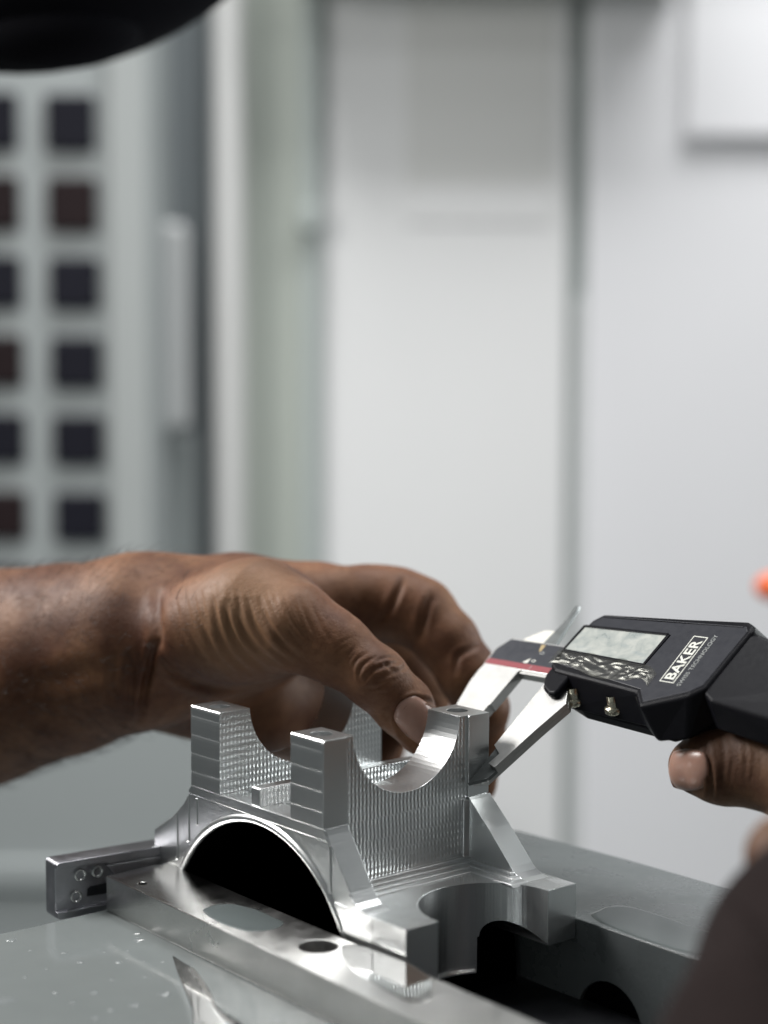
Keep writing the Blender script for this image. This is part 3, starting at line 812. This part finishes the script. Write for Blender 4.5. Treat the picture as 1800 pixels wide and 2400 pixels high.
# ==== HANDS ====
# ------------------------------------------------------------------ hands: one continuous surface each, grown from a distance field
def surface_nets(f, org, h):
    nx, ny, nz = f.shape
    s = f < 0
    cnt = np.zeros((nx-1, ny-1, nz-1), np.int8)
    acc = np.zeros((nx-1, ny-1, nz-1, 3), np.float32)
    offs = [(0, 0), (0, 1), (1, 0), (1, 1)]
    def sub(a, dx, dy, dz): return a[dx:nx-1+dx, dy:ny-1+dy, dz:nz-1+dz]
    for ax in range(3):
        for o1, o2 in offs:
            d0 = [0, 0, 0]; oth = [k for k in range(3) if k != ax]
            d0[oth[0]], d0[oth[1]] = o1, o2
            d1 = list(d0); d1[ax] = 1
            a, b = sub(f, *d0), sub(f, *d1)
            mk = (a < 0) != (b < 0)
            ii = np.nonzero(mk)
            av, bv = a[ii], b[ii]
            t = av/(av-bv)
            cnt[ii] += 1
            for k in range(3):
                acc[ii+(k,)] += (t if k == ax else d0[k])
    idx = np.nonzero(cnt)
    vid = -np.ones(cnt.shape, np.int64); vid[idx] = np.arange(len(idx[0]))
    c = acc[idx]/cnt[idx][:, None]
    V = (np.stack(idx, 1)+c)*h+np.array(org)
    Q = []
    for ax in range(3):
        oth = [k for k in range(3) if k != ax]
        sl0 = [slice(1, n-1) for n in f.shape]; sl1 = list(sl0)
        sl0[ax] = slice(0, f.shape[ax]-1); sl1[ax] = slice(1, f.shape[ax])
        a, b = s[tuple(sl0)], s[tuple(sl1)]
        ii = np.array(np.nonzero(a != b)).T
        if not len(ii): continue
        g = ii.copy(); g[:, oth[0]] += 1; g[:, oth[1]] += 1
        fl = a[tuple(ii.T)]
        def V_(d1, d2):
            q = g.copy(); q[:, oth[0]] -= d1; q[:, oth[1]] -= d2
            q = np.minimum(q, np.array(vid.shape)-1)
            return vid[tuple(q.T)]
        quad = np.stack([V_(1, 1), V_(0, 1), V_(0, 0), V_(1, 0)], 1)
        if ax == 1: fl = ~fl
        quad[~fl] = quad[~fl][:, ::-1]
        Q.append(quad)
    Q = np.vstack(Q); Q = Q[(Q >= 0).all(1)]
    return V, Q

def smin(a, b, k):
    h = np.clip(0.5+0.5*(b-a)/k, 0, 1)
    return b+(a-b)*h-k*h*(1-h)

class Flesh:
    """smooth union of tapering limbs and swellings, all at true places"""
    def __init__(self): self.items = []
    def limb(self, pts, k=3.0):
        """pts: (px, py, distance, radius in px at that distance)"""
        q = [(H(a, b, d), r*d/FPX) for a, b, d, r in pts]
        self.items.append(('limb', q, k)); return self
    def lump(self, px, py, d, rx, ry, rz, ang=0.0, k=4.0):
        s = d/FPX; c, s_ = math.cos(math.radians(ang)), math.sin(math.radians(ang))
        ax = np.array([RT*c-UP*s_, RT*s_+UP*c, FW])
        self.items.append(('lump', (H(px, py, d), ax, np.array([rx*s, ry*s, rz*s])), k)); return self
    def __call__(self, P):
        out = None
        for kind, q, k in self.items:
            if kind == 'limb':
                d = None
                for (a, ra), (b, rb) in zip(q[:-1], q[1:]):
                    ab = b-a; t = np.clip(((P-a)@ab)/(ab@ab), 0, 1)
                    dd = np.sqrt((((P-a)-t[..., None]*ab)**2).sum(-1))-(ra+(rb-ra)*t)
                    d = dd if d is None else smin(d, dd, 2.2)
            else:
                c, ax, r = q
                l = (P-c)@ax.T
                k0 = np.sqrt(((l/r)**2).sum(-1)); k1 = np.sqrt(((l/(r*r))**2).sum(-1))
                d = k0*(k0-1.0)/np.maximum(k1, 1e-6)
            out = d if out is None else smin(out, d, k)
        return out
    def bounds(self, pad=3.0):
        lo, hi = [], []
        for kind, q, k in self.items:
            if kind == 'limb':
                for c, r in q: lo.append(c-r); hi.append(c+r)
            else: lo.append(q[0]-q[2].max()); hi.append(q[0]+q[2].max())
        return np.min(lo, 0)-pad, np.max(hi, 0)+pad

def vnormals(V, Q):
    e1 = V[Q[:, 2]]-V[Q[:, 0]]; e2 = V[Q[:, 3]]-V[Q[:, 1]]
    n = np.cross(e1, e2); N = np.zeros_like(V)
    for k in range(4):
        for x in range(3): N[:, x] += np.bincount(Q[:, k], n[:, x], len(V))
    return N/np.maximum(np.linalg.norm(N, axis=1), 1e-9)[:, None]

def polydist(PX, PY, pl):
    best = np.full(PX.shape, 1e9)
    for (x0, y0), (x1, y1) in zip(pl[:-1], pl[1:]):
        dx, dy = x1-x0, y1-y0
        t = np.clip(((PX-x0)*dx+(PY-y0)*dy)/(dx*dx+dy*dy), 0, 1)
        best = np.minimum(best, np.hypot(PX-x0-t*dx, PY-y0-t*dy))
    return best

def along(PX, PY, pl):
    p = np.array(pl); t = np.linspace(0, 1, len(p))
    k = ((PX[:, None]-p[None, :, 0])**2+(PY[:, None]-p[None, :, 1])**2).argmin(1)
    return t[k]

def spline(pl, n=24):
    p = np.array(pl, float)
    if len(p) < 3: return [tuple(q) for q in p]
    out = []
    e = np.vstack([2*p[0]-p[1], p, 2*p[-1]-p[-2]])
    for i in range(1, len(e)-2):
        for t in np.linspace(0, 1, n//(len(p)-1)+2)[:-1]:
            a, b, c, d = e[i-1], e[i], e[i+1], e[i+2]
            out.append(tuple(0.5*((2*b)+(-a+c)*t+(2*a-5*b+4*c-d)*t*t+(-a+3*b-3*c+d)*t**3)))
    out.append(tuple(p[-1])); return out

def grow(name, flesh, vox, mat, creases, clip=None, base=None):
    lo, hi = flesh.bounds()
    if clip is not None:
        lo = np.maximum(lo, clip[0]); hi = np.minimum(hi, clip[1])
    n = np.ceil((hi-lo)/vox).astype(int)+1
    f = np.empty(n, np.float32)
    B = 12                                   # only blocks the skin passes through are worked out in full
    cs = [np.arange(0, k, B) for k in n]
    cen = np.stack(np.meshgrid(*[lo[k]+vox*(cs[k]+B/2) for k in range(3)], indexing='ij'), -1)
    fc = flesh(cen)
    lim = vox*B*0.5*1.75*1.5+2.0
    for a, i0 in enumerate(cs[0]):
        for b, j0 in enumerate(cs[1]):
            for c_, k0 in enumerate(cs[2]):
                sl = (slice(i0, min(i0+B, n[0])), slice(j0, min(j0+B, n[1])), slice(k0, min(k0+B, n[2])))
                if abs(fc[a, b, c_]) > lim:
                    f[sl] = fc[a, b, c_]
                else:
                    ax_ = [lo[q]+vox*np.arange(sl[q].start, sl[q].stop) for q in range(3)]
                    f[sl] = flesh(np.stack(np.meshgrid(*ax_, indexing='ij'), -1))
    V, Q = surface_nets(f, lo, vox)
    # relax once, then carve creases into the side they are seen on
    for _ in range(3):
        acc = np.zeros_like(V); c = np.zeros(len(V))
        for k in range(4):
            nb = V[Q[:, (k+1) % 4]]
            for x in range(3): acc[:, x] += np.bincount(Q[:, k], nb[:, x], len(V))
            c += np.bincount(Q[:, k], minlength=len(V))
        V = 0.5*V+0.5*acc/np.maximum(c, 1)[:, None]
    N = vnormals(V, Q)
    if ((V-V.mean(0))*N).sum() < 0: N = -N; Q = Q[:, ::-1]
    d = V-CAM; z = d@FW
    PX = 900+FPX*(d@RT)/z; PY = 1200-FPX*(d@UP)/z
    face = np.clip(-(N*d).sum(1)/np.linalg.norm(d, axis=1)*2.5, 0, 1)
    disp = np.zeros(len(V))
    for pl, w, dep, rim_ in creases:
        pp = spline(pl)
        a = np.array(pp)
        m_ = (PX > a[:, 0].min()-5*w) & (PX < a[:, 0].max()+5*w) & (PY > a[:, 1].min()-5*w) & (PY < a[:, 1].max()+5*w) & (face > 0)
        if not m_.any(): continue
        r = polydist(PX[m_], PY[m_], pp)
        tp = np.sin(np.pi*np.clip(0.04+0.92*along(PX[m_], PY[m_], pp), 0, 1))**0.6
        disp[m_] += tp*(-dep*np.exp(-(r/w)**2)+rim_*np.exp(-((r-2.0*w)/(1.1*w))**2))*face[m_]
    V = V+N*disp[:, None]
    return mesh_obj(name, V, Q, mat, base=base, smooth=True), V, N

def skin(name, dark, light, spots=1.0, rough=0.54, palm=None):
    t = NT(name); vec = t.coord()
    n = t.noise(vec, 0.055, 4, 0.55); n2 = t.noise(vec, 0.5, 4, 0.6)
    c = t.mix(t.ramp(n, [(0.38, 0.0), (0.64, 1.0)]), dark, light)
    c = t.mix(t.math('MULTIPLY', t.ramp(n2, [(0.45, 0.0), (0.75, 1.0)]), 0.35*spots), c, tuple(v*0.6 for v in dark))
    red = t.noise(t.coord((1, 1, 1), (9, 4, 2)), 0.035, 2)
    c = t.mix(t.math('MULTIPLY', t.ramp(red, [(0.5, 0.0), (0.75, 1.0)]), 0.28), c, (dark[0]*1.35, dark[1]*0.95, dark[2]*0.9))
    if palm is not None:                      # the ball of the thumb has paler, palm-like skin
        gp = t.node('ShaderNodeVectorMath', operation='DISTANCE'); gp.inputs[1].default_value = tuple(np.array(palm)-H(560, 1480, 490))
        t.link(t.coord(), gp.inputs[0])
        ms = t.ramp(t.math('DIVIDE', t.math('ADD', gp.outputs['Value'], t.math('MULTIPLY', n, 8.0)), 40.0), [(0.22, 0.75), (0.68, 0.0)])
        c = t.mix(ms, c, (0.275, 0.158, 0.088))
    t.set(Base_Color=c, Specular_IOR_Level=0.22, Subsurface_Weight=0.10)
    t.b.inputs['Subsurface Radius'].default_value = (1.0, 0.35, 0.2)
    t.b.inputs['Subsurface Scale'].default_value = 1.2*K
    t.set(Roughness=t.ramp(n2, [(0.3, rough-0.06), (0.7, rough+0.08)]))
    vo = t.node('ShaderNodeTexVoronoi', feature='DISTANCE_TO_EDGE'); vo.inputs['Scale'].default_value = 0.95
    wv = t.coord()
    t.link(wv, vo.inputs['Vector'])
    fine = t.ramp(vo.outputs['Distance'], [(0.0, 0.0), (0.16, 1.0)])
    nrm = t.bump(fine, 0.05, 0.5)
    nrm = t.bump(t.noise(vec, 0.9, 4, 0.65), 0.28, 0.5, nrm)
    t.set(Normal=nrm)
    return t.m
SKIN_BASE = H(560, 1480, 490)
M['skin'] = skin('brown_skin', (0.082, 0.032, 0.016), (0.180, 0.086, 0.044), palm=H(560, 1440, 455))
def nail_mat():
    t = NT('fingernail'); vec = t.coord()
    n = t.noise(vec, 0.25, 3)
    t.set(Base_Color=t.mix(n, (0.30, 0.165, 0.125), (0.40, 0.245, 0.19)), Roughness=0.30, Specular_IOR_Level=0.5, Subsurface_Weight=0.1)
    t.b.inputs['Subsurface Scale'].default_value = 0.8*K
    t.set(Normal=t.bump(t.noise(vec, 0.9, 2), 0.03, 0.4)); return t.m
M['nail'] = nail_mat()
M['skin_far'] = skin('yellow_brown_skin', (0.088, 0.042, 0.024), (0.19, 0.104, 0.056))  # slightly yellower brown, used for the right hand

def nail(flesh, parent, cx, cy, ang, hl, hw, d0, d1, lift=0.45):
    """nail plate lying on the finger: half length hl along direction ang (deg, image plane), half width hw"""
    ca, sa = math.cos(math.radians(ang)), math.sin(math.radians(ang))
    nu, nv = 22, 18
    u, v = np.meshgrid(np.linspace(-1, 1, nu+1), np.linspace(-1, 1, nv+1), indexing='ij')
    u, v = u.ravel(), v.ravel()
    uu = u*np.sqrt(1-0.42*v*v); vv = v*np.sqrt(1-0.30*u*u)
    R_ = np.array([ray(cx+ca*hl*a-sa*hw*b, cy+sa*hl*a+ca*hw*b) for a, b in zip(uu, vv)])
    d = np.full(len(u), float(d0))
    for _ in range(60):                      # walk each sight line up to the skin
        d = np.minimum(d+0.8*flesh(CAM+R_*d[:, None]), d1)
    q = CAM+R_*d[:, None]
    g = np.stack([flesh(q+np.eye(3)[k]*0.3)-flesh(q-np.eye(3)[k]*0.3) for k in range(3)], 1)
    g /= np.maximum(np.linalg.norm(g, axis=1), 1e-9)[:, None]
    edge = np.maximum(abs(u), abs(v))
    rise = lift*(1-edge**6)+0.03+0.25*lift*np.maximum(0, u)
    V = np.vstack([q+g*rise[:, None], q-g*0.5])
    F = []
    w = nv+1; L0 = (nu+1)*w
    for i in range(nu):
        for j in range(nv):
            k = i*w+j
            F.append((k, k+w, k+w+1, k+1)); F.append((L0+k+1, L0+k+w+1, L0+k+w, L0+k))
    bd = [i*w for i in range(nu+1)]+[nu*w+j for j in range(1, nv+1)]+[i*w+nv for i in range(nu-1, -1, -1)]+[j for j in range(nv-1, 0, -1)]
    for a, b in zip(bd, bd[1:]+bd[:1]): F.append((a, b, L0+b, L0+a))
    return mesh_obj('fingernail', V, F, M['nail'], parent, smooth=True)

def P4(pts): return [(a/2.07375, b/2.07375+1250) for a, b in pts]
def P5(pts): return [(a/2.552+600, b/2.552+1300) for a, b in pts]

# left hand with forearm -------------------------------------------------
lh = Flesh()
lh.limb([(-330, 1625, 560, 272), (-60, 1588, 535, 255), (150, 1545, 518, 222), (330, 1502, 503, 196)], 5)
lh.limb([(330, 1502, 503, 192), (560, 1462, 507, 165), (740, 1440, 516, 122), (900, 1416, 514, 84)], 8)
lh.lump(575, 1462, 476, 208, 142, 160, -5, 13)
lh.limb([(600, 1440, 468, 130), (690, 1470, 460, 104), (785, 1520, 456, 82)], 6)
lh.limb([(770, 1508, 457, 82), (884, 1592, 454, 71), (945, 1655, 456, 68), (988, 1716, 459, 55)], 3)
lh.lump(872, 1580, 451, 66, 58, 62, 42, 4)
lh.limb([(640, 1420, 496, 92), (790, 1398, 504, 70), (870, 1392, 508, 62)], 4)
# index: back knuckle, then folding down behind the caliper
lh.limb([(860, 1420, 510, 88), (935, 1418, 508, 84), (985, 1437, 506, 80)], 4)
lh.limb([(985, 1437, 506, 80), (1048, 1502, 502, 72), (1098, 1580, 499, 68)], 3)
lh.limb([(1098, 1580, 499, 68), (1130, 1660, 501, 62), (1132, 1730, 505, 50), (1120, 1840, 512, 44)], 3)
# middle, ring and little finger curled in shadow behind the bracket
lh.limb([(820, 1450, 540, 90), (925, 1520, 548, 76), (985, 1610, 552, 72), (990, 1700, 552, 64)], 3)
lh.limb([(740, 1500, 556, 96), (850, 1570, 566, 82), (905, 1660, 566, 74), (880, 1770, 562, 64)], 3)
lh.limb([(430, 1600, 520, 125), (600, 1640, 530, 128), (720, 1640, 540, 110), (790, 1720, 545, 78)], 6)
cr = []
thenar = [[(890, 380), (920, 480), (960, 560), (1010, 640)], [(980, 400), (1010, 500), (1050, 590), (1120, 670)], [(1040, 330), (1050, 430), (1080, 520), (1130, 600), (1210, 670)],
          [(1100, 340), (1110, 440), (1150, 530), (1210, 600), (1300, 665)], [(1155, 330), (1170, 440), (1210, 520), (1270, 585), (1360, 645)],
          [(1205, 330), (1225, 420), (1270, 500), (1330, 570), (1430, 635)], [(1260, 330), (1290, 410), (1340, 490), (1400, 560), (1480, 625)],
          [(1320, 340), (1350, 410), (1400, 480), (1470, 550)], [(1380, 350), (1420, 430), (1480, 500), (1530, 540)], [(850, 360), (860, 430), (890, 500), (930, 570)]]
for i, c in enumerate(thenar):
    big = 2 <= i <= 6
    cr.append((P4(c), 7.5 if big else 6.5, (0.55+0.12*math.sin(i*2.1)) if big else 0.28, 0.20 if big else 0.10))
for i in range(16):
    x0 = 840+i*44+rng.normal()*8; y0 = 250+20*math.sin(i)+i*3
    c = [(x0, y0), (x0+14+i, y0+80), (x0+36+2.5*i, y0+170), (x0+70+4*i, y0+250)]
    cr.append((P4(c), 4.5, 0.15, 0.06))
cr += [(P4([(770, 300), (762, 400), (766, 480), (775, 560)]), 11, 1.5, 0.3), (P4([(752, 540), (735, 600), (705, 760), (688, 900)]), 9, 1.6, 0.4),
       (P4([(630, 590), (640, 700), (632, 860)]), 8, 0.7, 0.2), (P4([(690, 560), (680, 660), (660, 800)]), 9, 0.35, 0.1), (P4([(560, 600), (540, 700), (545, 830)]), 10, 0.5, 0.1),
       (P4([(520, 690), (400, 680), (260, 720), (120, 740)]), 26, 0.7, 0.3), (P4([(770, 600), (850, 690), (960, 740), (1090, 765), (1250, 765)]), 8, 1.4, 0.3)]
# finger-joint folds of the curled index
cr += [(P5([(880, 150), (850, 220), (800, 330), (740, 410)]), 8, 0.9, 0.2), (P5([(1060, 250), (1030, 300), (1000, 400), (975, 500)]), 9, 1.0, 0.25),
       (P5([(1330, 545), (1270, 570), (1210, 610), (1190, 700)]), 7, 0.6, 0.2), (P5([(650, 250), (620, 330), (580, 400)]), 10, 0.4, 0.15)]
# thumb joint wrinkles
for c, w, dpt in [([(590, 740), (575, 690), (600, 630), (660, 590)], 4, .45), ([(625, 770), (615, 710), (650, 650), (720, 610)], 4, .5), ([(640, 760), (690, 700), (760, 665), (850, 640)], 5, .7),
                  ([(690, 720), (740, 740), (800, 715), (870, 690), (905, 655)], 5, .6), ([(640, 800), (720, 800), (800, 760), (880, 720)], 4, .4), ([(770, 640), (800, 680), (840, 695)], 4, .5),
                  ([(720, 640), (760, 620), (820, 615), (860, 625)], 4, .45), ([(560, 700), (560, 640), (590, 590)], 4, .35), ([(540, 640), (560, 590), (610, 540)], 4, .3),
                  ([(700, 820), (780, 830), (860, 790)], 4, .25), ([(480, 560), (520, 520), (580, 490)], 4, .2), ([(470, 620), (500, 570), (540, 540)], 4, .2)]:
    cr.append((P5(c), w, dpt*0.62, dpt*0.2))
# nail wall round the thumb nail
cr += [(P5([(930, 1125), (870, 1060), (842, 970), (865, 900), (930, 862), (1010, 868), (1070, 890)]), 5, 0.55, 0.5)]
o, LV, LN = grow('left_hand', lh, 0.5, M['skin'], cr, base=H(560, 1480, 490), clip=(np.array([-260., -260, -120]), np.array([260., 260, 120])))
o.name = 'hand'
tag(o, 'brown bare forearm and hand from the left, thumb pressed down behind the bracket', 'hand')
left_hand = o
nail(lh, left_hand, 980, 1688, 44, 60, 44, 430, 475, lift=0.5)
# hair along the forearm: many fine tapered strands
hv, hf = [], []
sel = np.nonzero((np.abs((LV-CAM)@FW) > 0))[0]
ppx = 900+FPX*((LV-CAM)@RT)/((LV-CAM)@FW)
cand = np.nonzero((ppx > -60) & (ppx < 480))[0]
wt = np.where(ppx[cand] < 300, 1.0, 0.35); wt /= wt.sum()
pick = rng.choice(cand, 1900, p=wt)
fdir = H(300, 1500, 500)-H(0, 1570, 520); fdir /= np.linalg.norm(fdir)
for i in pick:
    p = LV[i]; nrm = LN[i]
    t_ = fdir*0.9+rng.normal(size=3)*0.35; t_ -= nrm*(t_@nrm); t_ /= np.linalg.norm(t_)
    L = 3.0+rng.random()*4.5; s_ = np.cross(nrm, t_)
    r = 0.05
    k = len(hv)
    for u in (0, 0.5):
        q = p+t_*L*u+nrm*(0.8*L*u-0.4*L*u*u); rr = r*(1-0.4*u)
        hv += [tuple(q+s_*rr), tuple(q-s_*rr*0.5+nrm*rr*.87), tuple(q-s_*rr*0.5-nrm*rr*.87)]
    hv.append(tuple(p+t_*L+nrm*(0.4*L)))
    for a in range(3):
        b = (a+1) % 3; hf += [(k+a, k+b, k+3+b, k+3+a), (k+3+a, k+3+b, k+6)]
o = mesh_obj('arm_hair', hv, hf, plain('black_hair', (0.012, 0.010, 0.010), 0.45), left_hand, smooth=True); tag(o, kind='stuff')

# right hand ---------------------------------------------------------------
rh = Flesh()
rh.limb([(1630, 1795, 424, 64), (1690, 1790, 421, 95), (1800, 1785, 416, 112), (1960, 1840, 404, 125)], 4)
rh.limb([(1960, 1840, 404, 125), (2150, 1990, 370, 205)], 8)
rh.limb([(2150, 1990, 370, 210), (2170, 2140, 330, 260)], 6)
rh.limb([(2040, 1900, 385, 110), (1915, 1945, 345, 96), (1848, 2010, 300, 96), (1850, 2120, 290, 86)], 4)
rcr = [([(1655, 1748), (1664, 1800), (1668, 1850), (1664, 1880)], 6, 0.7, 0.4)]
for i in range(6):
    x = 1690+i*17; rcr.append(([(x, 1720), (x+8+3*math.sin(i*2), 1770), (x+4, 1830)], 5, 0.28, 0.1))
o, RV, RN = grow('right_hand', rh, 0.75, M['skin_far'], rcr, base=H(1800, 1900, 400), clip=(np.array([40., -260, -220]), np.array([380., 260, 120])))
o.name = 'hand'
tag(o, 'blurred brown hand with a shade-darkened forearm at right, thumb under the black caliper body', 'hand')
sl = Flesh()  # forearm skin in shade, the dark put into its colour
sl.limb([(2150, 2120, 318, 335), (2110, 2200, 308, 365), (2030, 2330, 285, 392), (1930, 2590, 262, 410), (1800, 2900, 240, 420)], 8)
folds = [([(1700+i*55, 2120+i*60), (1790+i*50, 2210+i*50), (1850+i*40, 2330+i*40)], 16, 0.9, 0.5) for i in range(5)]
so, _, _ = grow('shade_shell', sl, 1.0, plain('painted_shade_skin', (0.015, 0.010, 0.0095), 0.9, spec=0.08, var=0.2, vscale=0.2, bump=0.1), folds, clip=(np.array([40., -260, -220]), np.array([380., 260, 120])))
so.parent = o; so.location = so.location-o.location
nail(rh, o, 1614, 1804, 181, 46, 49, 395, 440, lift=0.45)

# black cap and the orange spot far back ------------------------------------
k_ = 1800/1659
cv = []
capc = H(170*k_, -135*k_, 640)
cp_root = root('black_cap', tuple(capc), 'out of focus black cap like shape filling the top left corner', 'cap')
mesh_obj('crown', *ellipsoid(capc, 78, 34, 46, np.array([RT*0.95+UP*0.31, FW, UP*0.95-RT*0.31])), plain('black_cloth', (0.004, 0.004, 0.006), 0.9, spec=0.1), cp_root, smooth=True)
mesh_obj('brim', *ellipsoid(H(105*k_, 62*k_, 630), 34, 14, 15, np.array([RT, FW, UP])), plain('black_brim', (0.004, 0.004, 0.006), 0.85, spec=0.1), cp_root, smooth=True)
oc = H(1672*k_, 1268*k_, 900)
kb = root('orange_knob', tuple(oc), 'small blurred orange knob at the right edge of the photo', 'knob')
mesh_obj('knob_head', *ellipsoid(oc, 10, 9, 7.5, np.array([RT, FW, UP])), plain('orange_plastic', (0.75, 0.13, 0.03), 0.4), kb, smooth=True)
